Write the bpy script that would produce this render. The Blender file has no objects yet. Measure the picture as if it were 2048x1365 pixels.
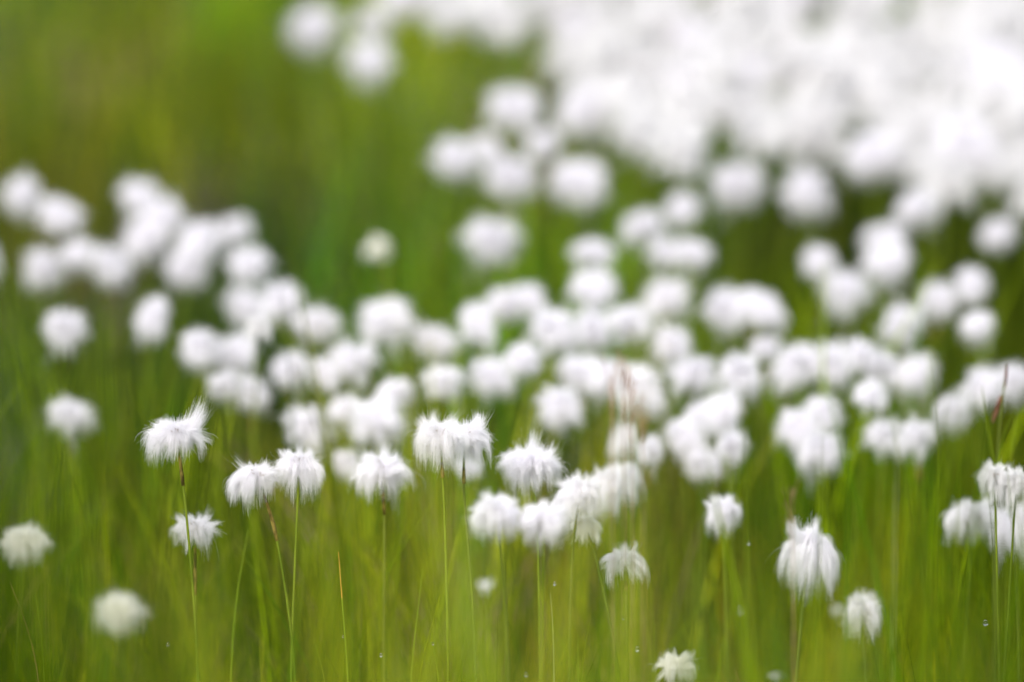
import bpy, math, random
import numpy as np
from mathutils import Vector, Matrix

# ------------------------------------------------------------------ camera, sky, sun, exposure
sc = bpy.context.scene
C = sc.collection
CAM_Z, PITCH, LENS, FOCUS = 0.81, math.radians(7.57), 200.0, 3.5
FPX = LENS / 36.0 * 2048.0
cam_data = bpy.data.cameras.new("camera"); cam = bpy.data.objects.new("camera", cam_data); C.objects.link(cam)
cam.location = (0, 0, CAM_Z); cam.rotation_euler = (math.radians(90) - PITCH, 0, 0)
cam_data.lens = LENS; cam_data.sensor_width = 36; cam_data.clip_start = 0.05; cam_data.clip_end = 2000
cam_data.dof.use_dof = True; cam_data.dof.focus_distance = FOCUS; cam_data.dof.aperture_fstop = 3.2
cam_data.dof.aperture_blades = 0
sc.camera = cam

SUN_EL, SUN_AZ = math.radians(42), math.radians(205)      # azimuth measured from +Y towards +X
w = bpy.data.worlds.new("World"); sc.world = w; w.use_nodes = True
nt = w.node_tree; nt.nodes.clear()
sky = nt.nodes.new("ShaderNodeTexSky"); sky.sky_type = 'NISHITA'; sky.sun_disc = False
sky.sun_elevation = SUN_EL; sky.sun_rotation = SUN_AZ; sky.air_density = 1.0; sky.dust_density = 4.0; sky.ozone_density = 1.0
hs = nt.nodes.new("ShaderNodeHueSaturation"); hs.inputs['Saturation'].default_value = 0.4
bg = nt.nodes.new("ShaderNodeBackground"); bg.inputs['Strength'].default_value = 0.15
wo = nt.nodes.new("ShaderNodeOutputWorld")
nt.links.new(sky.outputs[0], hs.inputs['Color']); nt.links.new(hs.outputs[0], bg.inputs[0]); nt.links.new(bg.outputs[0], wo.inputs[0])
sd = bpy.data.lights.new("sun", 'SUN'); sd.energy = 1.5; sd.angle = math.radians(25); sd.color = (1, 0.98, 0.965)
so = bpy.data.objects.new("sun", sd); C.objects.link(so)
sdir = Vector((math.sin(SUN_AZ) * math.cos(SUN_EL), math.cos(SUN_AZ) * math.cos(SUN_EL), math.sin(SUN_EL)))
so.rotation_euler = sdir.to_track_quat('Z', 'Y').to_euler(); so.location = sdir * 20
sc.view_settings.view_transform = 'Standard'; sc.view_settings.look = 'None'; sc.view_settings.gamma = 1
sc.view_settings.exposure = 0.98
sc.cycles.diffuse_bounces = 10; sc.cycles.max_bounces = 14; sc.cycles.transmission_bounces = 8
sc.cycles.use_denoising = True
try:
    sc.cycles.denoiser = 'OPENIMAGEDENOISE'; sc.cycles.denoising_prefilter = 'ACCURATE'
except Exception: pass

R = random.Random(11)
NR = np.random.default_rng(5)

# ------------------------------------------------------------------ helpers
cp, sp = math.cos(PITCH), math.sin(PITCH)
def at(x, y, D):
    """point of the field seen at photo pixel (x, y) at depth D along the view"""
    u, v = (x - 1024) / FPX * D, -(y - 682.5) / FPX * D
    return Vector((u, D * cp + v * sp, CAM_Z - D * sp + v * cp))
def plane_depth(y):                                      # where the layer of ripe heads is met: level bog, then a gentle bank
    c = np.interp(y, [-80, 50, 225, 487, 668, 800, 870, 930], [88, 82, 73, 57, 42, 33, 28, 26])
    return 3.5 / (1 - c / 238.0) if y < 1000 else 0.54 * FPX / (y + 830.0)
def terrain(X, Y):
    Y = np.asarray(Y, float); t = np.clip((Y - 4.05) / 0.9, 0, 1); t2 = np.clip((Y - 9) / 8, 0, 1)
    return 0.138 * 0.9 * t * t * (1 - .5 * t) + 0.138 * np.clip(Y - 4.95, 0, 4.05) + 0.138 * 8 * (t2 - t2 * t2 / 2)

def mesh_from(name, V, F, mats, smooth=True, attrs=None):
    V = np.asarray(V, dtype=np.float32); F = np.asarray(F, dtype=np.int32)
    me = bpy.data.meshes.new(name)
    me.vertices.add(len(V)); me.vertices.foreach_set('co', V.ravel())
    k = F.shape[1]
    me.loops.add(F.size); me.loops.foreach_set('vertex_index', F.ravel())
    me.polygons.add(len(F)); me.polygons.foreach_set('loop_start', np.arange(0, F.size, k, dtype=np.int32))
    me.polygons.foreach_set('loop_total', np.full(len(F), k, dtype=np.int32))
    me.update(calc_edges=True)
    if smooth: me.polygons.foreach_set('use_smooth', np.ones(len(F), dtype=bool))
    for m in (mats if isinstance(mats, (list, tuple)) else [mats]): me.materials.append(m)
    for an, (typ, data) in (attrs or {}).items():
        a = me.attributes.new(an, typ, 'POINT')
        key = {'FLOAT_COLOR': 'color', 'FLOAT_VECTOR': 'vector'}.get(typ, 'value')
        a.data.foreach_set(key, np.asarray(data).ravel())
    return me
def link(name, me, parent=None, loc=(0, 0, 0)):
    o = bpy.data.objects.new(name, me); C.objects.link(o); o.location = loc
    if parent is not None: o.parent = parent
    return o
def tag(o, label=None, cat=None, group=None, kind=None):
    if label: o['label'] = label
    if cat: o['category'] = cat
    if group: o['group'] = group
    if kind: o['kind'] = kind
    return o

def tube(pts, radii, sides=8):
    """closed tapered tube along points -> V, F (quads)"""
    pts = np.asarray(pts, float); n = len(pts)
    T = np.gradient(pts, axis=0); T /= np.linalg.norm(T, axis=1)[:, None] + 1e-12
    A = np.cross(T, [0.31, 0.95, 0.02]); A /= np.linalg.norm(A, axis=1)[:, None]; B = np.cross(T, A)
    th = np.linspace(0, 2 * math.pi, sides, endpoint=False)
    r = np.broadcast_to(np.asarray(radii, float), (n,))
    V = pts[:, None] + r[:, None, None] * (np.cos(th)[None, :, None] * A[:, None] + np.sin(th)[None, :, None] * B[:, None])
    F = []
    for i in range(n - 1):
        for j in range(sides):
            F.append((i * sides + j, i * sides + (j + 1) % sides, (i + 1) * sides + (j + 1) % sides, (i + 1) * sides + j))
    V = V.reshape(-1, 3)
    for e, idx in ((0, pts[0]), (n - 1, pts[-1])):
        c = len(V); V = np.vstack([V, idx[None]])
        for j in range(0, sides, 2):
            F.append((e * sides + j, e * sides + (j + 1) % sides, e * sides + (j + 2) % sides, c))
    return V, np.array(F)
def merge(parts):
    Vs, Fs, o = [], [], 0
    for V, F in parts: Vs.append(V); Fs.append(np.asarray(F) + o); o += len(V)
    return np.vstack(Vs), np.vstack(Fs)
def smooth_path(P, n=14):
    """even, softened path through points"""
    P = np.array([np.array(p, float) for p in P]); d = np.r_[0, np.cumsum(np.linalg.norm(np.diff(P, axis=0), axis=1))]
    m = n * 2; t = np.linspace(0, d[-1], m); Q = np.stack([np.interp(t, d, P[:, i]) for i in range(3)], -1)
    for _ in range(14): Q[1:-1] = Q[1:-1] * .4 + (Q[:-2] + Q[2:]) * .3
    return Q[np.unique(np.linspace(0, m - 1, n).round().astype(int))]

def ribbons(P, width, taper=1.6, tipw=0.15):
    """P: (n strands, k points, 3) -> flat tapered ribbons with random twist"""
    n, k, _ = P.shape
    T = np.gradient(P, axis=1); T /= np.linalg.norm(T, axis=2)[..., None] + 1e-9
    up = NR.normal(size=(n, 1, 3)); S = np.cross(T, np.broadcast_to(up, P.shape)); S /= np.linalg.norm(S, axis=2)[..., None] + 1e-9
    t = np.linspace(0, 1, k); prof = (1 - (1 - tipw) * t ** taper)
    wd = np.broadcast_to(np.asarray(width), (n,))[:, None, None] * prof[None, :, None] * 0.5
    V = np.stack([P - S * wd, P + S * wd], axis=2).reshape(-1, 3)
    b = (np.arange(n) * 2 * k)[:, None] + (np.arange(k - 1) * 2)[None]
    F = np.stack([b, b + 1, b + 3, b + 2], axis=-1).reshape(-1, 4)
    return V, F

# ------------------------------------------------------------------ materials
def new_mat(name):
    m = bpy.data.materials.new(name); m.use_nodes = True; m.node_tree.nodes.clear(); return m, m.node_tree
def fibre_mat(name, col, trans=0.4, noise_col=None, scale=150.0):
    m, t = new_mat(name); N = t.nodes; L = t.links
    out = N.new("ShaderNodeOutputMaterial"); d = N.new("ShaderNodeBsdfDiffuse"); tr = N.new("ShaderNodeBsdfTranslucent"); mx = N.new("ShaderNodeMixShader")
    nz = N.new("ShaderNodeTexNoise"); nz.inputs['Scale'].default_value = scale; tc = N.new("ShaderNodeTexCoord")
    cr = N.new("ShaderNodeValToRGB"); cr.color_ramp.elements[0].position = 0.35; cr.color_ramp.elements[1].position = 0.6
    cr.color_ramp.elements[0].color = (*(noise_col or col), 1); cr.color_ramp.elements[1].color = (*col, 1)
    L.new(tc.outputs['Object'], nz.inputs['Vector']); L.new(nz.outputs['Fac'], cr.inputs[0])
    L.new(cr.outputs[0], d.inputs[0]); L.new(cr.outputs[0], tr.inputs[0]); mx.inputs[0].default_value = trans
    L.new(d.outputs[0], mx.inputs[1]); L.new(tr.outputs[0], mx.inputs[2]); L.new(mx.outputs[0], out.inputs[0]); return m
cotton_white = fibre_mat("cotton_white", (0.915, 0.905, 0.945), 0.55, (0.89, 0.88, 0.885), 90)
cotton_cream = fibre_mat("cotton_cream", (0.93, 0.925, 0.885), 0.5, (0.88, 0.875, 0.80), 60)
cotton_dirty_dimmed = fibre_mat("cotton_dirty_dimmed", (0.88, 0.878, 0.885), 0.5, (0.79, 0.78, 0.78), 45)  # soiled heads; on the far mass its grey dims the glare by colour
COT = {'w': cotton_white, 'c': cotton_cream, 'd': cotton_dirty_dimmed}
def plant_mat(name, c1, c2, scale, rough=0.45, trans=0.15, stretch=(1, 1, 1), pos=(0.4, 0.6), spec=0.04):
    m, t = new_mat(name); N = t.nodes; L = t.links
    out = N.new("ShaderNodeOutputMaterial"); b = N.new("ShaderNodeBsdfPrincipled"); tr = N.new("ShaderNodeBsdfTranslucent"); mx = N.new("ShaderNodeMixShader")
    tc = N.new("ShaderNodeTexCoord"); mp = N.new("ShaderNodeMapping"); mp.inputs['Scale'].default_value = stretch
    nz = N.new("ShaderNodeTexNoise"); nz.inputs['Scale'].default_value = scale; nz.inputs['Detail'].default_value = 4
    cr = N.new("ShaderNodeValToRGB"); cr.color_ramp.elements[0].position = pos[0]; cr.color_ramp.elements[1].position = pos[1]
    cr.color_ramp.elements[0].color = (*c1, 1); cr.color_ramp.elements[1].color = (*c2, 1)
    L.new(tc.outputs['Object'], mp.inputs[0]); L.new(mp.outputs[0], nz.inputs['Vector']); L.new(nz.outputs['Fac'], cr.inputs[0])
    L.new(cr.outputs[0], b.inputs['Base Color']); b.inputs['Roughness'].default_value = rough; b.inputs['Specular IOR Level'].default_value = spec
    L.new(cr.outputs[0], tr.inputs[0]); mx.inputs[0].default_value = trans
    L.new(b.outputs[0], mx.inputs[1]); L.new(tr.outputs[0], mx.inputs[2]); L.new(mx.outputs[0], out.inputs[0]); return m
stem_green = plant_mat("stem_green", (0.07, 0.11, 0.008), (0.16, 0.21, 0.02), 60, stretch=(1, 1, 0.3))
stem_dark = plant_mat("stem_dark", (0.06, 0.085, 0.012), (0.12, 0.15, 0.022), 60, stretch=(1, 1, 0.3))
sheath_brown = plant_mat("sheath_brown", (0.022, 0.010, 0.006), (0.22, 0.16, 0.04), 190, stretch=(1, 1, 0.6), pos=(0.40, 0.56))
scale_brown = plant_mat("scale_brown", (0.16, 0.09, 0.05), (0.34, 0.24, 0.16), 200)
red_straw = plant_mat("red_straw", (0.22, 0.10, 0.07), (0.42, 0.24, 0.17), 60, trans=0.3)
dark_spike = plant_mat("dark_spike", (0.07, 0.028, 0.02), (0.17, 0.08, 0.05), 220)
blade_lime = plant_mat("blade_lime", (0.20, 0.30, 0.02), (0.34, 0.40, 0.04), 40, trans=0.3, stretch=(1, 1, .2))
blade_pale = plant_mat("blade_pale", (0.30, 0.34, 0.12), (0.50, 0.52, 0.30), 40, trans=0.3, stretch=(1, 1, .2))
blade_mid = plant_mat("blade_mid", (0.08, 0.125, 0.004), (0.13, 0.18, 0.008), 40, trans=0.3, stretch=(1, 1, .2))
blade_brown = plant_mat("blade_brown", (0.25, 0.15, 0.05), (0.36, 0.25, 0.09), 40, trans=0.2, stretch=(1, 1, .2))
tip_orange = plant_mat("tip_orange", (0.42, 0.20, 0.03), (0.50, 0.30, 0.05), 90)
dew, dt = new_mat("dew_water")
_o = dt.nodes.new("ShaderNodeOutputMaterial"); _g = dt.nodes.new("ShaderNodeBsdfPrincipled"); _g.inputs['Transmission Weight'].default_value = 1
_g.inputs['Roughness'].default_value = 0.0; _g.inputs['IOR'].default_value = 1.333; dt.links.new(_g.outputs[0], _o.inputs[0])

# grass: blade colour (a point attribute) times the tint of its tuft, species and painted shade (an instance attribute)
gm, t = new_mat("grass_blades"); N = t.nodes; L = t.links
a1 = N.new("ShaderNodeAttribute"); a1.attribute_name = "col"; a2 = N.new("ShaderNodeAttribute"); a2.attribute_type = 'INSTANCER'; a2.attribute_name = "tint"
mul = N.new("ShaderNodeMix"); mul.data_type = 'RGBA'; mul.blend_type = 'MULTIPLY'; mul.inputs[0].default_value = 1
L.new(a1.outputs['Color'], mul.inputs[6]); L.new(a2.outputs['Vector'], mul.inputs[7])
pb = N.new("ShaderNodeBsdfPrincipled"); pb.inputs['Roughness'].default_value = 0.6; pb.inputs['Specular IOR Level'].default_value = 0.02
tr = N.new("ShaderNodeBsdfTranslucent"); mx = N.new("ShaderNodeMixShader"); mx.inputs[0].default_value = 0.30; out = N.new("ShaderNodeOutputMaterial")
L.new(mul.outputs[2], pb.inputs['Base Color']); L.new(mul.outputs[2], tr.inputs[0]); L.new(pb.outputs[0], mx.inputs[1]); L.new(tr.outputs[0], mx.inputs[2]); L.new(mx.outputs[0], out.inputs[0])
grass_mat = gm
ground_mat = plant_mat("bog_ground", (0.018, 0.022, 0.006), (0.05, 0.065, 0.015), 6, rough=1.0, trans=0, spec=0.0)

# ------------------------------------------------------------------ the ground
def ground():
    n = 190; xs = np.sign(np.linspace(-1, 1, n)) * np.abs(np.linspace(-1, 1, n)) ** 3 * 700
    ys = np.sort(np.concatenate([xs[np.abs(xs) > 20], np.linspace(-19, 19, n - (np.abs(xs) > 20).sum())]))
    X, Y = np.meshgrid(xs, ys); Z = 0.012 * np.sin(X * 2.1) * np.cos(Y * 1.7) - 0.014 + terrain(X, Y)
    V = np.stack([X, Y, Z], -1).reshape(-1, 3)
    i = np.arange(n - 1)[:, None] * n + np.arange(n - 1)[None]
    F = np.stack([i, i + 1, i + n + 1, i + n], -1).reshape(-1, 4)
    tag(link("ground", mesh_from("ground", V, F, ground_mat)), kind='structure')
ground()

# ------------------------------------------------------------------ the grass (nobody could count it): one object
def tuft(n, rad, hmin, hmax, wmin, wmax, cols, k=6, lean=0.19):
    base = np.zeros((n, 3)); a = NR.uniform(0, 2 * math.pi, n); r = rad * np.sqrt(NR.uniform(0, 1, n))
    base[:, 0] = r * np.cos(a); base[:, 1] = r * np.sin(a); base[:, 2] = -0.01
    h = NR.uniform(hmin, hmax, n) * NR.uniform(0.75, 1.0, n)
    la = NR.uniform(0, 2 * math.pi, n); ls = np.abs(NR.normal(0, lean, n)); bend = np.abs(NR.normal(0, lean * 1.1, n))
    t = np.linspace(0, 1, k)[None, :]
    off = (ls[:, None] * t + bend[:, None] * t ** 2.6) * h[:, None]
    z = h[:, None] * t - (bend[:, None] ** 2) * h[:, None] * t ** 3 * 0.8
    P = np.stack([base[:, 0:1] + off * np.cos(la)[:, None], base[:, 1:2] + off * np.sin(la)[:, None], base[:, 2:3] + z], -1)
    V, F = ribbons(P, NR.uniform(wmin, wmax, n), taper=1.8, tipw=0.12)
    ci = NR.integers(0, len(cols), n); c = np.array(cols)[ci] * NR.uniform(0.75, 1.25, (n, 1))
    tipc = np.array([0.26, 0.25, 0.02])
    tt = np.clip((t - 0.8) / 0.2, 0, 1)[..., None] * NR.uniform(0, 0.6, (n, 1, 1))
    cc = c[:, None, :] * (1 - tt) + tipc * tt
    cc = np.repeat(cc, 2, axis=1).reshape(-1, 3)
    return V, F, np.concatenate([cc, np.ones((len(cc), 1))], 1)
GREENS = [(0.058, 0.096, 0.0006), (0.024, 0.050, 0.0006), (0.115, 0.160, 0.0008), (0.030, 0.080, 0.001), (0.18, 0.215, 0.003)]
STRAW = [(0.16, 0.12, 0.03), (0.13, 0.085, 0.03), (0.11, 0.115, 0.01), (0.08, 0.11, 0.003)]
TUFTS = []
for i in range(7): TUFTS.append(tuft(60, 0.075, 0.10, 0.24, 0.0008, 0.0020, GREENS + ([STRAW[i % 4]] if i % 2 else [])))
for i in range(2): TUFTS.append(tuft(40, 0.07, 0.10, 0.22, 0.0010, 0.0022, STRAW + GREENS[:2], lean=0.22))
for i in range(2): TUFTS.append(tuft(34, 0.055, 0.16, 0.30, 0.0016, 0.0032, GREENS, lean=0.12))
SPOTS = [  # patches of another species or mix, some dark ones painting shade deep in the grass: (photo x, y, z of the blades, radius m, tint)
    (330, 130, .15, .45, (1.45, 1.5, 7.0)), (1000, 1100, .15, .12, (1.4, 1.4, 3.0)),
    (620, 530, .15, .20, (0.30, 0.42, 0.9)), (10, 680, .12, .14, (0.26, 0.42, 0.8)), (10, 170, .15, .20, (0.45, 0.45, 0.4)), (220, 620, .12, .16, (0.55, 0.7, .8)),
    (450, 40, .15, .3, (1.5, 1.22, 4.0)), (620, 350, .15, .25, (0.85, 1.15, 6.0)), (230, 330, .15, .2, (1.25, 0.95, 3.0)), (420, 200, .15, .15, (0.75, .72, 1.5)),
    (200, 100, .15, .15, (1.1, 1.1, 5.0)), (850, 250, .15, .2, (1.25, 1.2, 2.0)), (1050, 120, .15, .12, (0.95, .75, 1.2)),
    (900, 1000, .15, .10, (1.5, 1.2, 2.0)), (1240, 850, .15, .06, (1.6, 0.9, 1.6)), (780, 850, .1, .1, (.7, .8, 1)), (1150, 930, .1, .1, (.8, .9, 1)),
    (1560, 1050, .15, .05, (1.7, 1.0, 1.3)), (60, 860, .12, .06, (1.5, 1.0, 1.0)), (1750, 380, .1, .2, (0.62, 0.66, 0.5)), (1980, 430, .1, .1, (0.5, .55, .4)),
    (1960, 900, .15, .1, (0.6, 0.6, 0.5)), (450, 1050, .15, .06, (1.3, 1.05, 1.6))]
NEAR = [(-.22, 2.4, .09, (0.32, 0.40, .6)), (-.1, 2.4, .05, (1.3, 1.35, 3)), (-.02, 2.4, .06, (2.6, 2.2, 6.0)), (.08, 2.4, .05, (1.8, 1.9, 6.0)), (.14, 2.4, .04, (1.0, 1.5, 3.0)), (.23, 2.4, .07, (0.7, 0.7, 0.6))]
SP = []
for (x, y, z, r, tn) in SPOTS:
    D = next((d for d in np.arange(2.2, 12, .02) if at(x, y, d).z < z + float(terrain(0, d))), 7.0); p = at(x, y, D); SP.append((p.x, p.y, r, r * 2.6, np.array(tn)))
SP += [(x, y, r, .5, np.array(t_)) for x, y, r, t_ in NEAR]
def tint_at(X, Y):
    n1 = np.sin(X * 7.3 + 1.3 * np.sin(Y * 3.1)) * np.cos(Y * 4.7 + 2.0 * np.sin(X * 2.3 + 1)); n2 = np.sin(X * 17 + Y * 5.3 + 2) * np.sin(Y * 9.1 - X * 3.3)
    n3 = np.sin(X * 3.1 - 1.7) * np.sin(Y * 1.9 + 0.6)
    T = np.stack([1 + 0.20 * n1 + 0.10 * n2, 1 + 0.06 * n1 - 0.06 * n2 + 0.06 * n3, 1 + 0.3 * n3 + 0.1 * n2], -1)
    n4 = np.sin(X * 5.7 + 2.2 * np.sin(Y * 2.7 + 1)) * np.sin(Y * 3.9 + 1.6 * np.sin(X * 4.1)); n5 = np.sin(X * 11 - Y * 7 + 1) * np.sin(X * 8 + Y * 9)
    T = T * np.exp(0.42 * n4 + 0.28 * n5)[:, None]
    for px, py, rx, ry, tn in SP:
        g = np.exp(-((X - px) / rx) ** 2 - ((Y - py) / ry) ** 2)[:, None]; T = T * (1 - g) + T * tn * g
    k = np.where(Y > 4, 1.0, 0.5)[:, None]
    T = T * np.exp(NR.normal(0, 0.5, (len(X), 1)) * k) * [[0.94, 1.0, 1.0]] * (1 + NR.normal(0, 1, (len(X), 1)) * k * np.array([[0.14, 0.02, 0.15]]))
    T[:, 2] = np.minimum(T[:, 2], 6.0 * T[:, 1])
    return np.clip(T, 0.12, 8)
def grass():
    pts = []
    def fill(x0, x1, y0, y1, dens, smin, smax, keep=None):
        n = int((x1 - x0) * (y1 - y0) * dens); X = NR.uniform(x0, x1, n); Y = NR.uniform(y0, y1, n)
        if keep is not None:
            k = keep(X, Y); X, Y = X[k], Y[k]
        pts.append(np.stack([X, Y, NR.uniform(smin, smax, len(X))], -1))
    core = lambda X, Y: np.abs(X) < 0.28 + 0.115 * Y
    fill(-2.2, 2.2, 1.9, 9, 100, 0.75, 1.1, core)
    fill(-4.5, 4.5, 0.9, 15, 40, 0.8, 1.2, lambda X, Y: ~(core(X, Y) & (Y > 1.9) & (Y < 9)))
    fill(-14, 14, 13, 45, 7, 1.6, 2.6)
    fill(-14, 14, -3, 13, 6, 1.5, 2.2, lambda X, Y: (np.abs(X) > 4.4) | (Y < 0.9))
    for k, (x0, x1, dn) in enumerate([(-.32, -.14, 1.0), (-.14, -.07, .15), (-.07, .07, .9), (.07, .12, .5), (.12, .3, .9)]):
        fill(x0, x1, 1.9, 2.35, 250 * dn, 2.1, 2.4); fill(x0 * 1.15, x1 * 1.15, 2.35, 2.85, 220 * dn, 1.7, 2.05)
    fill(-0.45, 0.45, 2.85, 3.2, 100, 1.15, 1.4); fill(-0.6, 0.6, 3.8, 4.6, 80, 1.1, 1.3)
    fill(-.5, .5, 3.25, 3.75, 60, .65, .9)
    P_ = np.vstack(pts); thin = (P_[:, 1] > 3.3) & (P_[:, 1] < 3.7) & (np.abs(P_[:, 0]) < .6) & (NR.uniform(size=len(P_)) < .55); pts = [P_[~thin]]
    P = np.vstack(pts); n = len(P)
    Vs, Fs, Cs, Ks, o = [], [], [], [], 0
    for k, (V, F, c) in enumerate(TUFTS):
        Vs.append(V); Fs.append(F + o); Cs.append(c); Ks.append(np.full(len(V), k)); o += len(V)
    V = np.vstack(Vs + [np.stack([P[:, 0], P[:, 1], terrain(P[:, 0], P[:, 1])], -1)])
    m = o + n; kind = np.concatenate(Ks + [np.full(n, 1000)]).astype(np.int32)
    col = np.vstack(Cs + [np.ones((n, 4))])
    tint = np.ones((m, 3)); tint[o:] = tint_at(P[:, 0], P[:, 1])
    rot = np.zeros((m, 3)); rot[o:, 2] = NR.uniform(0, 6.283, n)
    scl = np.ones((m, 3)); s = P[:, 2]; sx = np.where(P[:, 1] < 3.3, np.minimum(s, 1.35), s); scl[o:] = np.stack([sx, sx, s * NR.uniform(0.75, 1.08, n)], -1)
    vid = np.zeros(m, np.int32); vid[o:] = NR.choice(len(TUFTS), n, p=np.array([3] * 7 + [2.4, 2.4] + [1.2, 1.2]) / (21 + 4.8 + 2.4))
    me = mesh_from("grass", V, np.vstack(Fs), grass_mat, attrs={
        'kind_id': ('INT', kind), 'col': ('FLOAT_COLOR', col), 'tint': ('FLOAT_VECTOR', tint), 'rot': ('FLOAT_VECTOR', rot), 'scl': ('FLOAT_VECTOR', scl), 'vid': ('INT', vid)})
    ob = tag(link("grass", me), 'long green and straw coloured grass covering the bog', 'grass', kind='stuff')
    ng = bpy.data.node_groups.new("scatter", 'GeometryNodeTree')
    ng.interface.new_socket("Geometry", in_out='INPUT', socket_type='NodeSocketGeometry'); ng.interface.new_socket("Geometry", in_out='OUTPUT', socket_type='NodeSocketGeometry')
    N, L = ng.nodes, ng.links; gi = N.new('NodeGroupInput'); go = N.new('NodeGroupOutput')
    def attr(name, typ):
        a = N.new('GeometryNodeInputNamedAttribute'); a.data_type = typ; a.inputs['Name'].default_value = name; return a.outputs[0]
    ka = attr('kind_id', 'INT')
    def sep(v):
        c = N.new('FunctionNodeCompare'); c.data_type = 'INT'; c.operation = 'EQUAL'; L.new(ka, c.inputs[2]); c.inputs[3].default_value = v
        s = N.new('GeometryNodeSeparateGeometry'); s.domain = 'POINT'; L.new(gi.outputs[0], s.inputs[0]); L.new(c.outputs[0], s.inputs[1]); return s.outputs[0]
    jn = N.new('GeometryNodeJoinGeometry')
    for k in range(len(TUFTS)):
        g = N.new('GeometryNodeGeometryToInstance'); L.new(sep(k), g.inputs[0]); L.new(g.outputs[0], jn.inputs[0])
    ip = N.new('GeometryNodeInstanceOnPoints'); ip.inputs['Pick Instance'].default_value = True
    L.new(sep(1000), ip.inputs['Points']); L.new(jn.outputs[0], ip.inputs['Instance']); L.new(attr('vid', 'INT'), ip.inputs['Instance Index'])
    er = N.new('FunctionNodeEulerToRotation'); L.new(attr('rot', 'FLOAT_VECTOR'), er.inputs[0]); L.new(er.outputs[0], ip.inputs['Rotation'])
    L.new(attr('scl', 'FLOAT_VECTOR'), ip.inputs['Scale']); L.new(ip.outputs[0], go.inputs[0])
    md = ob.modifiers.new("scatter", 'NODES'); md.node_group = ng
grass()

# ------------------------------------------------------------------ cotton heads
def cotton(seed, h=0.8, strands=1200, sw=0.008, tufts=55, lean=0.0, flares=(), fuzz=0.07, rag=0.12, flat_top=0.0, k=7, mop=0.5, ball=False, ballf=0.32):
    """silky tassel, one unit wide and h high about the origin; returns V, F and the receptacle height"""
    global NR
    keep = NR; NR = np.random.default_rng(seed)
    rz = h * 0.10; Rp = np.array([0, 0, rz])
    az = NR.uniform(0, 2 * math.pi, tufts); u = NR.uniform(0, 1, tufts)
    el = np.where(u < mop, NR.uniform(-1.25, 0.0, tufts), NR.uniform(-0.1, 1.45, tufts))
    isb = (NR.uniform(size=tufts) < (1.0 if ball else ballf)); el = np.where(isb, np.arcsin(NR.uniform(-0.95, 1, tufts)), el)     # where the tuft ends on the outline
    rr = NR.normal(1.0, rag, tufts) * 0.5 * np.where(NR.uniform(size=tufts) < 0.38, NR.uniform(0.55, 0.92, tufts), 1.0)
    ce = np.cos(el) ** (0.6 if not ball else 0.9)
    E = np.stack([rr * ce * np.cos(az), rr * ce * np.sin(az), rr * np.sin(el) * h * (1 - flat_top * (el > 0.6))], -1)
    low = el < 0
    E[low, 0] *= 1.0 + 0.12 * NR.normal(size=low.sum())
    E[:, 0] += lean * (E[:, 2] - 0.1)
    out = E.copy(); out[:, 2] = 0; on = np.linalg.norm(out, axis=1)[:, None] + 1e-6; out /= on
    rad = np.linalg.norm(E[:, :2], axis=1)[:, None]
    ctrl = Rp + out * (rad * 0.95 + 0.10) ; ctrl[:, 2] = np.where(low, rz + h * (0.56 - 0.34 * rad[:, 0] / 0.5) + 0.04 * NR.normal(size=tufts), E[:, 2] * 0.55 + rz)
    ctrl[low] = ctrl[low] * [0.88, 0.88, 1]
    wgt = np.where(low, 1.35, 1.0)
    cb = E * [0.75, 0.75, 0.6]; cb[:, 2] += 0.16 * h
    ctrl = np.where(isb[:, None], cb, ctrl); wgt[isb] = 1
    for (fx, fz, cx, cz, wt) in flares:       # tufts blown out of the outline: end and control in the x-z plane
        e = np.array([[fx, NR.uniform(-.1, .1), fz]]); c = np.array([[cx, 0, cz]])
        E = np.vstack([E, e]); ctrl = np.vstack([ctrl, c]); wgt = np.append(wgt, wt)
    nt_ = len(E); ti = NR.choice(nt_, strands, p=wgt / wgt.sum()); ff = NR.uniform(size=strands) < fuzz
    t = np.linspace(0, 1, k)[None, :, None]
    lenf = NR.uniform(0.7, 1.08, strands)[:, None, None]; tt = t * lenf
    S = Rp + NR.normal(size=(strands, 3)) * [0.035, 0.035, 0.08 * h]
    j = NR.normal(size=(strands, 3)) * 0.045; j[ff] *= 2.3; j[ff, 2] = np.abs(j[ff, 2]) * 0.8
    Cc = ctrl[ti] + j + NR.normal(size=(strands, 3)) * 0.03; Ee = E[ti] + j * np.where(ti >= tufts, 1.25, 0.8)[:, None]
    P = (1 - tt) ** 2 * S[:, None] + 2 * (1 - tt) * tt * Cc[:, None] + tt ** 2 * Ee[:, None]
    ph = NR.uniform(0, 6.28, (strands, 1, 1)); amp = NR.uniform(0.003, 0.018, (strands, 1, 1)) * np.where(ff, 2.0, 1.0)[:, None, None]
    D1 = NR.normal(size=(strands, 1, 3)); D1 /= np.linalg.norm(D1, axis=2)[..., None]
    P = P + D1 * amp * np.sin(ph + tt * NR.uniform(4, 11, (strands, 1, 1))) * tt
    V, F = ribbons(P, NR.uniform(0.7, 1.3, strands) * sw, taper=2.0, tipw=0.2)
    NR = keep
    return V, F, rz
def scales(seed, rz, h, n=9):
    rg = np.random.default_rng(seed); parts = []
    for i in range(n):
        a = rg.uniform(-2.6, -0.5); p0 = np.array([math.cos(a) * .05, math.sin(a) * .05 - 0.02, rz + rg.uniform(-.02, .16) * h])
        d = np.array([math.cos(a) * .5, math.sin(a) - .9, rg.uniform(0.1, 1.1)]); d = d / np.linalg.norm(d) * rg.uniform(.2, .36)
        d[0] += rg.normal() * .06
        pts = np.array([p0 + d * s for s in np.linspace(0, 1, 4)]); parts.append(tube(pts, [.006, .010, .010, .003], 4))
    return merge(parts)

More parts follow.
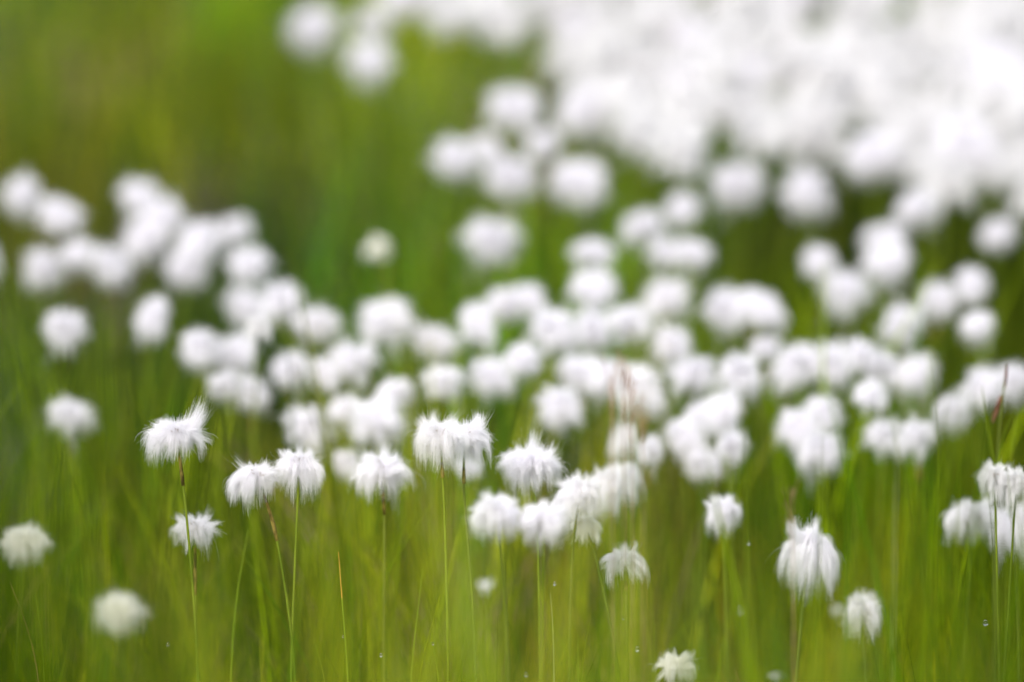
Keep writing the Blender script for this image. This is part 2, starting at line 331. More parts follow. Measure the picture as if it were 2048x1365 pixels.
VAR = []     # shared heads for the out-of-focus plants: (material key, mesh, h, rz)
def make_variant(mat, seed, **kw):
    V, F, rz = cotton(seed, **kw); VAR.append((mat, mesh_from("cotton_head", V, F, COT[mat]), kw['h'], rz))
for i, h in enumerate((0.72, 0.78, 0.84, 0.88, 0.92, 0.96, 1.0, 1.05, 1.12, 1.2)):
    q = random.Random(300 + i); fl = [(q.choice((-1, 1)) * q.uniform(.2, .5), q.uniform(.3, .6), q.uniform(-.3, .3), .25, q.uniform(.3, 1.6)), (q.choice((-1, 1)) * q.uniform(.2, .5), -q.uniform(.4, .66), q.uniform(-.4, .4), .2, q.uniform(.5, 2))]
    make_variant('w', 100 + i, h=h, strands=2600, sw=0.0085, tufts=100, lean=q.uniform(-.28, .28), rag=0.08, ball=True, flares=fl)
make_variant('c', 120, h=0.86, ball=True, strands=2400, sw=0.008, tufts=46)
make_variant('c', 121, h=0.95, ball=True, strands=2400, sw=0.008, tufts=46, lean=.2)
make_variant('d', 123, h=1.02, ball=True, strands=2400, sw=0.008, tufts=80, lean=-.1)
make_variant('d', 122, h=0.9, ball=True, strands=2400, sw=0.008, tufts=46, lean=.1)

GROUP = "cotton grass plants with fluffy white heads"
def plant(x, y, wpx, hpx, label, D=None, mat='w', stem=None, sheath=None, hero=None, rot=None, smat=None, group=GROUP, tilt=0.0):
    """one cotton grass plant: head centre at photo pixel (x, y) and depth D, head wpx by hpx there"""
    if D is None: D = plane_depth(y) * (1 + R.uniform(-.018, .018))
    c = 238.0 * abs(D - FOCUS) / D * 2.8 / 3.2
    f_ = 0.99 if hero else 1.13
    wr = max(wpx * f_ - 0.28 * c, 0.45 * wpx) * D / FPX; hr = max(hpx * f_ * (1.14 if hero else 1.03) - 0.28 * c, 0.45 * hpx) * D / FPX
    P = at(x, y, D); h = hr / wr
    if hero is not None:
        V, F, rz = cotton(hero.get('seed', 1), h=h, **{k: v for k, v in hero.items() if k not in ('seed', 'scales')})
        me = mesh_from("cotton_head", V, F, COT[mat]); sz = wr
    else:
        cand = [v for v in VAR if v[0] == mat]; cand.sort(key=lambda v: abs(v[2] - h)); v = cand[R.randrange(min(4, len(cand)))]
        me, rz = v[1], v[3]; sz = hr / v[2]
    rec = P + Vector((0, 0, rz * sz))
    # stem path in the world, top first
    if stem:
        W = [rec] + [at(px, py, D) for px, py in stem]
        last, prev = W[-1], W[-2]; s = (last - prev); k = last.z / max(1e-3, -s.z) if s.z < 0 else 0
        base = Vector((last.x + s.x * k * .6, last.y, 0)) if last.z > 0.01 else last
        W.append(base)
    else:
        bx, by = rec.x + R.uniform(-.02, .02), rec.y + R.uniform(-.02, .02); base = Vector((bx, by, float(terrain(bx, by))))
        mid = rec.lerp(base, .5) + Vector((R.uniform(-.006, .006), 0, 0)); W = [rec, mid, base]
    root = bpy.data.objects.new("cotton_grass", None); C.objects.link(root); root.location = base; root.empty_display_size = .02
    tag(root, label, "cotton grass", group, 'thing')
    loc = [np.array(q - base) for q in W]
    path = smooth_path(loc, 18 if stem else 10)
    V, F = tube(path, np.linspace(0.00078, 0.0011, len(path)) * (1 if stem else .85), 8 if stem else 6)
    st = link("stem", mesh_from("stem", V, F, smat or stem_green), root)
    if sheath:
        z0, z1 = [(at(x, q, D) - base).z for q in sheath]
        zz = path[:, 2]; ss = np.linspace(z0, z1, 7)
        pp = np.stack([np.interp(ss, zz[::-1], path[::-1, 0]), np.interp(ss, zz[::-1], path[::-1, 1]), ss], -1)
        V, F = tube(pp, [0.0009, 0.00105, 0.0011, 0.0012, 0.0013, 0.00125, 0.00115], 8)
        link("sheath", mesh_from("sheath", V, F, sheath_brown), st)
    hd = link("cotton_head", me, root, P - base); hd.scale = (wr, wr, sz)
    hd.rotation_euler = (0, tilt if hero is not None else R.uniform(-.15, .15), 0 if hero is not None else (rot if rot is not None else R.uniform(0, 6.28)))
    if hero is not None and hero.get('scales', 0):
        V, F = scales(hero['seed'], rz, h, hero['scales']); link("flower_scales", mesh_from("flower_scales", V, F, scale_brown), hd)
    return root
def H(seed, n=10500, sw=0.0043, tufts=170, k=8, **kw):
    kw.setdefault('rag', .09); return dict(seed=seed, strands=n, sw=sw, tufts=tufts, k=k, **kw)

# --- the sharp plants in the focal plane
plant(353, 878, 112, 72, "sharp white head with an upper right curl, dark brown streaks below it on the stem", 3.50, stem=[(361, 915), (370, 985), (379, 1100), (391, 1230), (398, 1365)], sheath=(912, 972),
      hero=H(1, flares=[(.46, .62, .30, .10, 5), (.50, .48, .36, .12, 4), (.40, .66, .26, .16, 3), (-.5, -.38, -.5, .2, 3), (-.36, -.42, -.3, .25, 3)], lean=.12, scales=5, mop=.55))
plant(390, 1066, 82, 66, "small sharp ragged white head behind the stem of the brown streaked plant", 3.53, stem=[(393, 1100), (388, 1170), (392, 1270), (396, 1365)], sheath=(1096, 1190),
      hero=H(2, 6500, .0045, tufts=95, flares=[(.36, .62, .24, .15, 2), (.62, -.02, .35, .18, 2), (-.45, .42, -.25, .3, 2), (.3, -.62, .3, .2, 1)], lean=.1, scales=5))
plant(514, 963, 92, 74, "sharp white head touching its neighbour, stem mottled brown and leaning right", 3.49, stem=[(542, 985), (551, 1050), (559, 1110), (572, 1180), (585, 1260), (592, 1365)], sheath=(990, 1082),
      hero=H(3, flares=[(-.5, .5, -.3, .25, 1), (-.5, -.45, -.5, .2, 3), (-.2, -.62, -.3, .2, 4)], lean=.45, scales=5, mop=.62))
plant(598, 944, 88, 92, "sharp white head with brown flecks, right one of the touching pair", 3.50, stem=[(596, 1000), (592, 1080), (588, 1180), (583, 1290), (582, 1365)],
      hero=H(4, flares=[(.05, -.66, .1, .2, 3), (.38, -.5, .5, .3, 3), (-.52, .18, -.3, .3, 2)], lean=-.1, scales=9, mop=.6))
plant(880, 884, 100, 90, "big sharp white head with brown flecks, left of the two merged heads", 3.49, stem=[(887, 930), (889, 1020), (892, 1120), (895, 1230), (897, 1365)], sheath=(925, 956),
      hero=H(5, 11000, flares=[(-.12, .62, -.18, .2, 4), (-.48, .44, -.3, .2, 3), (.28, .58, .1, .2, 2), (-.04, -.62, .1, -.1, 1)], scales=9, mop=.58))
plant(930, 886, 96, 92, "big sharp white head with a crest of silk, right of the two merged heads", 3.53, stem=[(920, 935), (926, 1010), (938, 1090), (945, 1180), (950, 1290), (953, 1365)], sheath=(935, 968),
      hero=H(6, 10500, flares=[(.36, .60, .30, .2, 5), (.24, .60, .3, .2, 4), (.56, .02, .3, .2, 2), (-.1, -.56, 0, .2, 2)], scales=3, mop=.58), smat=stem_dark)
plant(762, 950, 106, 80, "white head with a split crown on a dark green stem, below a blurred head", 3.60, stem=[(771, 990), (770, 1060), (768, 1150), (768, 1260)], sheath=(985, 1030),
      hero=H(7, flares=[(-.34, .46, -.2, .2, 3), (.1, .60, .05, .2, 4), (.36, .42, .3, .2, 2), (.28, -.62, .3, .1, 1)], scales=5, mop=.58), smat=stem_dark)
plant(1062, 936, 114, 84, "white head with two upright peaks of silk, right of the merged heads", 3.58, stem=[(1074, 985), (1076, 1060), (1078, 1160), (1080, 1300)],
      hero=H(8, flares=[(.06, .64, .0, .2, 5), (.40, .44, .34, .1, 4), (-.5, .1, -.3, .25, 3), (-.1, -.54, -.1, .2, 3)], mop=.58))
plant(990, 1034, 100, 86, "rounded white head touching the row, its lower left end", 3.33, stem=[(1006, 1080), (1010, 1160), (1014, 1280)],
      hero=H(9, flares=[(-.2, .56, -.1, .3, 1)], mop=.55), smat=stem_dark)
plant(1088, 1048, 106, 82, "wide low white head, second from left in the touching row, on a pale green stem", 3.33, stem=[(1086, 1100), (1085, 1180), (1083, 1300), (1082, 1365)],
      hero=H(10, flares=[(-.1, -.58, -.1, .2, 3), (.4, .38, .3, .3, 1)], mop=.58))
plant(1158, 1000, 88, 96, "white head with a spike of silk to the upper left, middle of the touching row", 3.43, stem=[(1144, 1075), (1141, 1150), (1140, 1270)],
      hero=H(11, flares=[(-.56, .40, -.2, .35, 4), (-.3, .56, -.1, .3, 3), (.4, -.5, .3, .2, 2)], lean=.2, mop=.6), smat=stem_dark)
plant(1170, 1058, 62, 60, "cream stained lower tassel under the touching row, on a brownish leaning stem", 3.45, mat='c', stem=[(1184, 1045), (1195, 1120), (1212, 1210), (1230, 1290)],
      hero=H(12, 6500, .0045, tufts=100, lean=-.2, mop=.7), smat=stem_dark)
plant(1215, 985, 82, 112, "soft white head hanging low, second from right in the touching row", 3.68, stem=[(1222, 1040), (1226, 1120), (1232, 1280)],
      hero=H(13, 7500, .0045, flares=[(-.2, .52, -.2, .3, 2), (.25, -.55, .3, .2, 2)], lean=.2))
plant(1246, 972, 78, 94, "soft white head at the right end of the touching row", 3.74, stem=[(1258, 1020), (1266, 1100), (1290, 1220)],
      hero=H(14, 7500, .0045, flares=[(.1, .54, .1, .3, 2)]))
plant(1250, 1128, 78, 68, "small sharp white head with drooping threads, alone below the touching row", 3.48, stem=[(1252, 1165), (1254, 1220), (1256, 1330)], sheath=(1162, 1180),
      hero=H(15, 5200, .0042, tufts=60, rag=.2, flares=[(-.4, -.56, -.45, .3, 4), (.44, -.4, .42, .35, 4), (-.1, .52, 0, .3, 2)], scales=0, mop=.62), smat=stem_dark)
plant(1446, 1031, 76, 78, "single soft white head in green grass below the big right hand cluster", 3.68, hero=H(16, 6500, .0045, flares=[(-.4, -.5, -.45, .2, 3)]))
plant(1620, 1115, 104, 142, "tall shaggy white head like a mop, grass blades crossing its right side", 3.42, stem=[(1606, 1195), (1600, 1250), (1594, 1330)],
      hero=H(17, 9500, tufts=100, rag=.14, flares=[(-.52, -.42, -.55, .3, 5), (.5, -.36, .52, .3, 4), (-.08, -.62, -.2, .3, 5), (-.06, .56, -.1, .4, 2), (-.3, -.56, -.4, .3, 4)], mop=.66, lean=-.22), smat=stem_dark, tilt=.10)
plant(1722, 1232, 80, 92, "windblown white head leaning left with a topknot, lower right in the grass", 3.40, stem=[(1728, 1290), (1733, 1365)],
      hero=H(18, 7500, .0042, tufts=95, flares=[(-.06, .62, .0, .3, 6), (-.5, -.2, .1, .3, 3), (-.36, -.56, .3, .1, 5), (.36, -.36, .5, .3, 3)], lean=.1, mop=.62, scales=0), smat=stem_dark)
plant(1676, 1225, 40, 42, "tiny pale smudge of a head just left of the windblown one", 3.08, hero=H(26, 700, .006, tufts=14, rag=.25))
plant(1355, 1340, 74, 70, "small pale head cut by the bottom edge of the photo", 3.44, mat='c', hero=H(19, 6000, .0045, tufts=80, rag=.16, flares=[(.44, .34, .3, .3, 2), (-.45, .1, -.3, .3, 2)]))
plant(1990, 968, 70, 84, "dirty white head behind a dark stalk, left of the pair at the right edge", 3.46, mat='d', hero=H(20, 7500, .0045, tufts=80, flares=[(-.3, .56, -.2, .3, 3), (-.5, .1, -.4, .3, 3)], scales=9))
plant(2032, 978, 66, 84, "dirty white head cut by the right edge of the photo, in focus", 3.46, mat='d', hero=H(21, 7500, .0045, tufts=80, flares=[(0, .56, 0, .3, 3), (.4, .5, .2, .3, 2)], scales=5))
plant(1945, 1042, 100, 84, "soft greyish white head, lowest left of the cluster at the right edge", 3.66, mat='w', hero=H(22, 7500, .0045, flares=[(-.5, -.3, -.5, .3, 3), (.35, -.56, .4, .2, 2)], lean=.3))
plant(2008, 1068, 62, 110, "long hanging white head between two dark stalks at the right edge", 3.72)
plant(2046, 1062, 60, 120, "blurred white head half outside the right edge, under the dirty pair", 3.76)
plant(50, 1093, 94, 80, "cream tinted head touching nothing, right beside the left edge, lower left", 3.32, mat='c', hero=H(23, 7500, .0045, flares=[(.15, .5, .1, .4, 1)]))
plant(240, 1231, 102, 84, "cream head veiled by green haze of near grass, low on the left", 3.13, mat='c', hero=H(24, 7500, .0045, rag=.08))
plant(965, 1176, 50, 34, "faint pale tuft sunk in the grass under the merged heads", 3.12, hero=H(25, 700, .006, tufts=14, rag=.25))
plant(1552, 1356, 46, 30, "faint pale tuft at the bottom edge, below the mop head", 3.2, hero=H(27, 700, .006, tufts=12, rag=.25))

# --- the softer plants behind, each from its place in the field
SOFT = [
 (141, 837, 98, 80, "squarish soft head on a brown stem, left of the curled sharp head"),
 (129, 668, 96, 98, "round blurred head near the left edge, above the squarish one"),
 (303, 641, 82, 102, "oval blurred head standing alone between the two left clusters"),
 (44, 398, 88, 102, "top left round head by the left edge"), (121, 439, 96, 92, "second round head from the left edge, in the top left row"),
 (278, 398, 95, 82, "dimmer head at the top of the left cluster"), (325, 436, 95, 88, "head on the right shoulder of the left cluster's peak"),
 (296, 484, 108, 106, "brightest head in the middle of the left cluster"), (88, 542, 92, 100, "leftmost head of the left cluster's lower row"),
 (158, 518, 82, 80, "small head between two larger ones in the left cluster's lower row"), (222, 538, 96, 102, "third head of the left cluster's lower row"),
 (402, 488, 104, 98, "upper head of the left cluster's right wing"), (372, 545, 92, 80, "lowest head of the left cluster, hanging below the wing"),
 (470, 468, 84, 76, "dim head at the top right tip of the left cluster"), (498, 536, 98, 84, "greyish head at the right end of the left cluster"),
 (-26, 525, 66, 92, "head mostly outside the left edge"),
 (488, 620, 92, 92, "left one of the two top heads in the left centre cluster"), (562, 608, 94, 92, "right one of the two top heads in the left centre cluster"),
 (402, 702, 92, 88, "leftmost head of the left centre cluster"), (470, 722, 104, 104, "broad head in the middle of the left centre cluster"),
 (452, 775, 78, 70, "head wedged above the lowest one of the left centre cluster"), (508, 791, 80, 84, "lowest round head of the left centre cluster"),
 (632, 655, 100, 86, "rounded head just right of the left centre cluster"), (582, 744, 86, 90, "left one of three joined heads above the sharp pair"),
 (645, 752, 70, 78, "small middle one of three joined heads above the sharp pair"), (703, 736, 112, 108, "big right one of three joined heads above the sharp pair"),
 (776, 652, 124, 108, "large lone head with a knobbly top, centre left"), (871, 691, 100, 84, "head right below the large lone knobbly one"),
 (886, 768, 94, 74, "flattened head directly above the merged sharp heads"), (980, 760, 92, 92, "round head right of the flattened one"),
 (1042, 724, 82, 82, "dimmer head right above the round one, left of the centre mass"), (618, 862, 108, 100, "blurred head behind and above the sharp touching pair"),
 (692, 830, 76, 80, "dim head between two blurred ones above the split crown head"), (755, 850, 118, 106, "large soft head right above the split crown head"),
 (790, 795, 80, 80, "head peeking over the large soft one"), (695, 930, 70, 60, "small blurred head at the left of the split crown head"),
 (936, 938, 56, 50, "small blurred head showing under the merged sharp heads"), (985, 486, 124, 104, "large isolated white disc in mid distance, above the centre"),
 (955, 655, 78, 106, "drooping left end of the long centre bank"), (1010, 612, 92, 80, "head on the upper left of the long centre bank"),
 (1058, 604, 76, 76, "head with a square corner, top of the long centre bank"), (1105, 668, 104, 104, "bright head at the centre of the long bank"),
 (1187, 592, 104, 106, "cone shaped head rising above the centre bank"), (1187, 512, 96, 72, "dim greenish head behind the cone shaped one"),
 (1182, 664, 96, 92, "head under the cone shaped one in the centre bank"), (1262, 655, 96, 92, "head left of the tall column in the centre bank"),
 (1335, 606, 104, 104, "upper head of the tall column right of centre"), (1340, 694, 96, 88, "lower head of the tall column right of centre"),
 (1452, 628, 100, 108, "left one of the two wide joined heads right of centre"), (1532, 626, 82, 96, "right one of the two wide joined heads right of centre"),
 (1495, 614, 74, 80, "middle bulge between the two wide joined heads"), (1117, 820, 102, 94, "round head in front of the pinkish grass, left"),
 (1162, 752, 96, 86, "head above the round one, left of the pinkish grass"), (1270, 785, 118, 116, "large domed head with reddish straws before it"),
 (1214, 762, 92, 96, "shadowy head between the domed one and its left neighbour"), (1250, 888, 60, 84, "short head crossed by grass blades, below the domed one"),
 (1300, 905, 56, 78, "slim head right of the one crossed by blades"),
 (1385, 758, 102, 94, "pointed head, upper left of the right centre cluster"), (1478, 756, 90, 102, "head with long skirts, upper right of the right centre cluster"),
 (1400, 845, 90, 96, "left middle head of the right centre cluster"), (1448, 838, 82, 116, "tall middle head of the right centre cluster"),
 (1366, 880, 86, 84, "left lower head of the right centre cluster"), (1405, 930, 82, 76, "bottom round head of the right centre cluster"),
 (1462, 900, 66, 80, "right lower greyish head of the right centre cluster"),
 (1530, 702, 72, 66, "small pinkish head above the gap beside the broad right bank"), (1590, 738, 100, 108, "left head of the broad right bank"),
 (1660, 736, 90, 108, "second head of the broad right bank"), (1718, 714, 80, 76, "third head of the broad right bank, half hidden"),
 (1804, 658, 98, 104, "head with a beak of silk, on top of the right bank"), (1765, 745, 92, 98, "head under the beaked one in the right bank"),
 (1832, 762, 86, 112, "right end of the broad right bank, grass blade beside it"), (1745, 800, 76, 76, "lowest pointed tip of the broad right bank"),
 (1600, 862, 96, 92, "left head of the drooping trio below the right bank"), (1648, 832, 84, 82, "top head of the drooping trio below the right bank"),
 (1640, 915, 98, 96, "bottom head of the drooping trio below the right bank"),
 (1768, 878, 82, 82, "left one of the arched pair split by pale blades"), (1832, 884, 86, 96, "right one of the arched pair split by pale blades"),
 (1905, 830, 82, 84, "round head right of the arched pair"), (1962, 780, 92, 98, "head left of the dark sedge spike"),
 (2030, 772, 78, 90, "head right of the dark sedge spike at the edge"),
 (1690, 596, 108, 110, "head with two ragged points, above the broad right bank"), (1776, 538, 104, 112, "bright tall head right of the ragged pointed one"),
 (1768, 482, 94, 80, "dim head behind the bright tall one"), (1636, 526, 80, 76, "small pale head left above the ragged pointed one"),
 (1874, 606, 92, 92, "round head in the chain at the right, left of two smaller"), (1944, 574, 80, 82, "upper one of two small heads stacked near the right edge"),
 (1955, 662, 74, 82, "lower one of two small heads stacked near the right edge"), (1995, 471, 80, 76, "isolated small head near the right edge in dark green"),
 (1832, 425, 88, 92, "head hanging beneath the dense upper mass, right side"), (1610, 388, 112, 110, "round bright head under the dense upper mass"),
 (1474, 376, 122, 106, "wide bright head left of the round one under the mass"), (1288, 460, 96, 86, "head at the left of the lower centre right trio"),
 (1366, 422, 86, 78, "top head of the lower centre right trio"), (1385, 512, 88, 76, "bottom right head of the lower centre right trio"),
 (1330, 508, 80, 74, "bottom left pale head of the lower centre right trio"), (1158, 371, 128, 98, "wide bright disc right of the upper middle group"),
 (1020, 362, 116, 110, "brightest disc of the upper middle group"), (905, 319, 100, 92, "left disc of the upper middle group"),
 (972, 306, 84, 80, "pale disc between left and brightest of the upper middle group"), (1026, 222, 124, 100, "grey round disc topping the upper middle group"),
 (1085, 292, 84, 78, "dim disc right of the upper middle group's middle"),
 (628, 64, 118, 114, "blurred disc at the top, left one of the lone pair"), (738, 134, 108, 112, "blurred disc at the top, lower one of the lone pair"),
 (744, 52, 92, 80, "dim disc above the lower one of the lone pair"),
]
for (x, y, a, b, lab) in SOFT:
    plant(x, y, a, b, lab, mat='c' if 'pale green' in lab else 'w', sheath=(y + b * .42, y + b * .42 + 40) if 'brown stem' in lab or R.random() < .2 else None)
plant(752, 500, 62, 62, "small unripe greenish head alone in mid distance, dimmer than all near it", 4.6, mat='c')
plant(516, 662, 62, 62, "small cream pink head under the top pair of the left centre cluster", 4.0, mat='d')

# --- the dense far mass at the upper right and along the top: nothing tells these apart
def inside(x, y):
    bnd = [(780, 12), (860, 20), (930, 60), (1010, 66), (1080, 38), (1130, 60), (1160, 230), (1230, 285), (1330, 330), (1400, 318), (1480, 290), (1600, 282), (1680, 300), (1760, 330), (1830, 345), (1900, 385), (1960, 350), (2050, 400), (2160, 420)]
    return x > 780 and y < np.interp(x, [b[0] for b in bnd], [b[1] for b in bnd])
HOLES = [(1335, 125, 18), (1640, 60, 26), (1560, 195, 20), (1810, 20, 26), (1700, 270, 35), (1450, 290, 25)]
mass = []; tries = 0
RM = random.Random(8)
while len(mass) < 146 and tries < 40000:
    tries += 1
    x, y = RM.uniform(790, 2110), RM.uniform(-75, 420)
    if not inside(x, y) or any(math.hypot(x - a, y - b) < r + 22 for a, b, r in HOLES): continue
    if any(abs(x - a) < 50 and abs(y - b) < 27 for a, b, _ in mass): continue
    mass.append((x, y, plane_depth(y) * RM.uniform(.985, 1.015)))
for x, y, D in mass:
    s = RM.uniform(.88, 1.12)
    plant(x, y, 118 * s, 108 * s, "blurred white head in the dense mass filling the top right of the field", D, mat='d' if RM.random() < .88 else 'w', group="far cotton grass in the dense white mass")  # greyer cotton on most heads, toning down the bright mass in its colour

# ------------------------------------------------------------------ single blades, stalks and sedges one can tell apart
def blade(pts, D, label, mat, wid=0.0022, tip=False, group="single grass blades standing out of the sward"):
    W = [at(px, py, D) for px, py in pts]; s = W[-1] - W[-2]; base = Vector((W[-1].x + s.x * .5, W[-1].y, 0)); W.append(base)
    path = smooth_path([np.array(p - base) for p in W][::-1], 16); n = len(path); t_ = np.linspace(0, 1, n)
    r = wid * .5 * (1 - .85 * t_ ** 2.2)
    root = bpy.data.objects.new("grass_blade", None); C.objects.link(root); root.location = base; tag(root, label, "grass blade", group, 'thing')
    V, F = tube(path, r, 6); V = V.copy()
    link("leaf", mesh_from("leaf", V, F, mat), root)
    if tip:
        V, F = tube(path[-3:] + np.array([0, 0, .0002]), r[-3:] * 1.12 + 1e-5, 6); link("tip", mesh_from("tip", V, F, tip_orange), root)
    return root
blade([(677, 1105), (681, 1160), (686, 1230), (692, 1290), (698, 1365)], 3.5, "single sharp lime blade with an orange tip, left of centre", blade_lime, .0019, tip=True)
blade([(71, 1189), (78, 1235), (88, 1300)], 3.5, "short pale blade near the lower left corner", blade_lime, .0012)
blade([(20, 1165), (40, 1215), (66, 1275), (80, 1340)], 3.47, "thin brownish blade leaning right at the left edge", blade_brown, .0010)
blade([(497, 1060), (482, 1120), (470, 1200), (462, 1300)], 3.4, "soft lime blade between the two sharp pairs' stems", blade_lime, .0017)
blade([(846, 1137), (842, 1180), (830, 1260), (820, 1365)], 3.56, "slender blade with a seedy tip, left of the merged heads' stems", blade_lime, .0013)
blade([(627, 1277), (640, 1318), (656, 1365)], 3.5, "thin blade leaning right at the bottom, left of the orange tipped one", blade_lime, .0012)
blade([(1101, 1187), (1107, 1205), (1108, 1240), (1106, 1300), (1109, 1365)], 3.5, "thin curled pale blade beside the low stem in the middle", blade_pale, .0012)
blade([(967, 1275), (975, 1310), (985, 1365)], 3.5, "thin blade at the bottom under the merged heads", blade_mid, .0011)
blade([(1156, 1270), (1156, 1320), (1157, 1365)], 3.48, "straight lime blade at the bottom, right of centre", blade_lime, .0012)
blade([(866, 1289), (873, 1330), (882, 1365)], 3.5, "short blade carrying a dewdrop on its tip", blade_lime, .0011)
blade([(1470, 1340), (1480, 1352), (1492, 1372)], 3.45, "short straw blade at the bottom right", blade_brown, .0012)
blade([(1498, 772), (1497, 850), (1494, 940), (1490, 1080)], 3.25, "tall green blade rising right of the right centre cluster", blade_mid, .0012)
blade([(1484, 800), (1488, 880), (1492, 980), (1496, 1100)], 3.3, "tall green blade left beside its tall twin", blade_mid, .0016)
blade([(1803, 672), (1800, 760), (1795, 860), (1790, 1000)], 3.22, "pale upright blade crossing the arched pair of heads", blade_pale, .0006)
blade([(1796, 690), (1793, 780), (1785, 900), (1780, 1020)], 3.3, "second pale blade just left, crossing the arched pair", blade_mid, .0006)
blade([(1858, 700), (1873, 760), (1880, 800), (1878, 900)], 3.6, "thin pale blade curving along the right bank's end", blade_mid, .0010)
blade([(1650, 1140), (1640, 1200), (1635, 1280), (1632, 1365)], 3.15, "broad green blade hiding the mop head's right side", blade_mid, .0048)
blade([(1628, 1170), (1622, 1240), (1618, 1365)], 3.1, "green blade in front of the mop head's stem", blade_mid, .0040)
blade([(1645, 870), (1643, 940), (1640, 1060)], 3.3, "thin green blade over the bottom head of the drooping trio", blade_mid, .0014)
blade([(1935, 850), (1944, 885), (1955, 930), (1966, 1000)], 3.8, "yellow green leaf left below the dark sedge spike", blade_mid, .003)
blade([(1293, 1100), (1300, 1180), (1312, 1290)], 3.3, "dark green blade right of the small drooping head", blade_mid, .0026)
blade([(2034, 815), (2026, 850), (2020, 900)], 3.75, "bright lime leaf beside the dark sedge spike at right", blade_lime, .0014)
blade([(2015, 940), (2020, 1020), (2030, 1110), (2040, 1200)], 3.36, "dark stalk crossing the dirty heads at the right edge", stem_dark, .0022)
blade([(1978, 985), (1986, 1050), (1992, 1120)], 3.38, "brownish stalk between the heads near the right edge", stem_dark, .0022)

def red_grass(x, y, D, label, hgt=170, n=7, spread=18, seed=1):
    """tall reddish straw with a loose plume of thin branches"""
    rg = random.Random(seed); top = at(x, y, D); foot = at(x + rg.uniform(-8, 8), y + 520, D); base = Vector((foot.x, foot.y, 0))
    root = bpy.data.objects.new("red_grass", None); C.objects.link(root); root.location = base; tag(root, label, "grass stalk", "reddish flowering grass stalks", 'thing')
    path = smooth_path([np.array(Vector((0, 0, 0))), np.array(at(x + 4, y + 300, D) - base), np.array(at(x, y + 60, D) - base), np.array(top - base)], 16)
    V, F = tube(path, np.linspace(.0006, .00022, len(path)), 6); link("stem", mesh_from("stem", V, F, red_straw), root)
    parts = []
    for i in range(n):
        s = rg.uniform(.25, 1); p0 = at(x, y + hgt * s, D) - base; p1 = at(x + rg.uniform(-spread, spread), y + hgt * s - rg.uniform(40, 90), D + rg.uniform(-.02, .02)) - base
        mid = (p0 + p1) * .5 + Vector((0, 0, .002)); pp = smooth_path([np.array(p0), np.array(mid), np.array(p1)], 8)
        parts.append(tube(pp, np.linspace(.0002, .0003, len(pp)), 4))
    V, F = merge(parts); link("plume", mesh_from("plume", V, F, red_straw), root)
for i, (x, y, lab) in enumerate([(1222, 752, "reddish flowering straw before the domed head, leftmost of its bunch"), (1246, 742, "reddish flowering straw before the domed head, second of its bunch"),
        (1262, 760, "reddish flowering straw before the domed head, third of its bunch"), (1284, 790, "reddish flowering straw before the domed head, rightmost of its bunch"),
 (1584, 975, "pinkish brown flowering stalk in the grass left of the mop head")]):
    red_grass(x, y, 3.22 + .04 * (i % 3), lab, seed=i + 3, n=7 if i < 4 else 6, hgt=130)

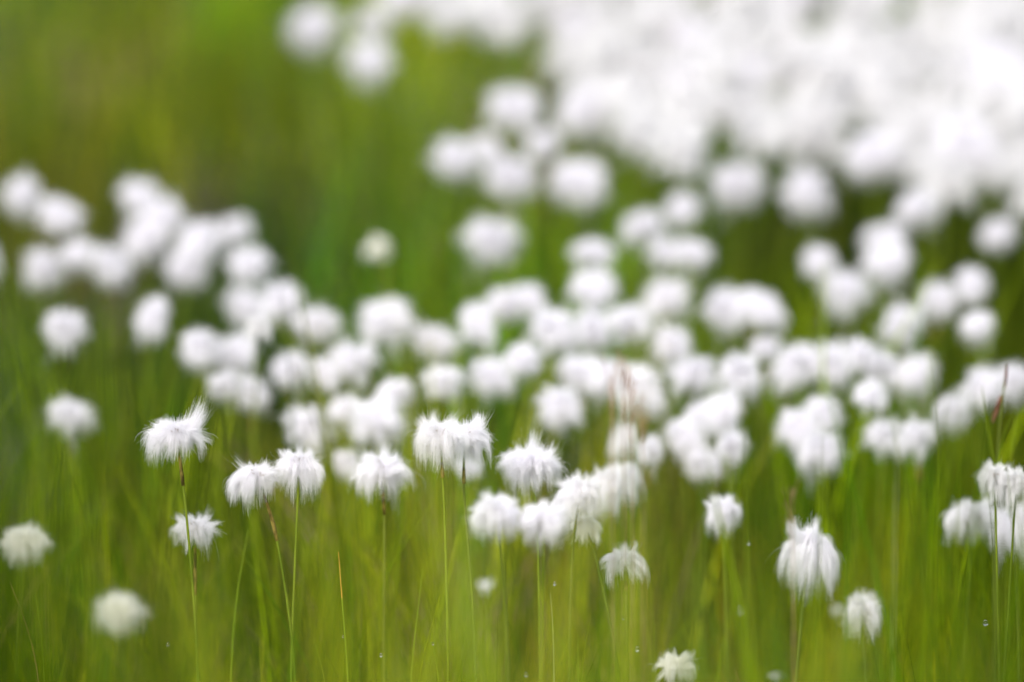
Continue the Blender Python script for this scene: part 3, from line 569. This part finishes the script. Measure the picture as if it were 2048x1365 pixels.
def sedge(x, y, D):
    base = at(x - 18, y + 620, D); base.z = 0
    root = bpy.data.objects.new("sedge", None); C.objects.link(root); root.location = base
    tag(root, "dark brown sedge spike standing before the heads at the right edge", "sedge", None, 'thing')
    P = lambda px, py: np.array(at(px, py, D) - base)
    path = smooth_path([np.zeros(3), P(x - 26, y + 330), P(x - 16, y + 130), P(x - 8, y + 60), P(x, y)], 24)
    V, F = tube(path, np.linspace(.0011, .0005, len(path)), 6); link("stem", mesh_from("stem", V, F, stem_dark), root)
    for (a, b, r) in (((x - 3, y + 42), (x + 1, y - 4), .0010), ((x - 28, y + 112), (x - 10, y + 58), .0017)):
        pp = smooth_path([P(*a), (P(*a) + P(*b)) / 2, P(*b)], 18); n = len(pp); t_ = np.linspace(0, 1, n)
        rr = r * np.sin(math.pi * (.08 + .84 * t_)) ** .6 * (1 + .14 * np.cos(np.arange(n) * 2.6)); V, F = tube(pp, rr, 8)
        link("spike", mesh_from("spike", V, F, dark_spike), root)
    for q in ((x - 50, y + 40), (x + 14, y + 90)):
        pp = smooth_path([P(x - 22, y + 210), P((x - 22 + q[0]) / 2, y + 130), P(*q)], 12)
        V, F = tube(pp, .0008 * (1 - .8 * np.linspace(0, 1, len(pp)) ** 2), 6); link("leaf", mesh_from("leaf", V, F, blade_mid), root)
sedge(2013, 733, 3.68)

# dewdrops hanging on blades
def drop(x, y, D, r, label):
    import bmesh
    bm = bmesh.new(); bmesh.ops.create_uvsphere(bm, u_segments=16, v_segments=12, radius=r)
    for v in bm.verts: v.co.z *= 1.25; v.co.x *= (1 - .25 * max(0, v.co.z / r)); v.co.y *= (1 - .25 * max(0, v.co.z / r))
    for f in bm.faces: f.smooth = True
    me = bpy.data.meshes.new("dewdrop"); bm.to_mesh(me); bm.free(); me.materials.append(dew)
    tag(link("dewdrop", me, None, at(x, y, D)), label, "dewdrop", "dewdrops on the grass", 'thing')
for (x, y, D, r, lab) in [(336, 1289, 3.5, .0011, "dewdrop right of the veiled cream head, low in the grass"), (686, 1274, 3.5, .0006, "tiny dewdrop on the orange tipped blade"),
        (762, 1311, 3.5, .0010, "dewdrop near the bottom, below the split crown head"), (866, 1288, 3.5, .0008, "dewdrop on the tip of a short blade"),
        (1109, 1168, 3.47, .0010, "dewdrop above the thin curled pale blade"), (1246, 1237, 3.5, .0008, "dewdrop under the small drooping head"),
        (1052, 1350, 3.45, .0012, "dewdrop at the bottom edge, middle of the photo"), (1275, 1299, 3.44, .0014, "dewdrop low right of the small drooping head"),
        (1497, 1087, 3.6, .0011, "dewdrop below and right of the single soft head"), (1482, 1222, 3.75, .0018, "large soft dewdrop between the mop head and the bottom head"),
        (1971, 1246, 3.5, .0016, "bright dewdrop in the dark grass at the lower right"), (1893, 1080, 3.95, .002, "large blurred dewdrop under the right edge cluster")]:
    drop(x, y, D, r, lab)
    if lab.split()[0] not in ('tiny',) and (x, y) != (866, 1288):
        blade([(x + 1, y + 2), (x + 4, y + 60), (x + 12, y + 150), (x + 22, y + 260)], D, "fine green blade under the " + lab.split(',')[0], blade_mid, .0010)
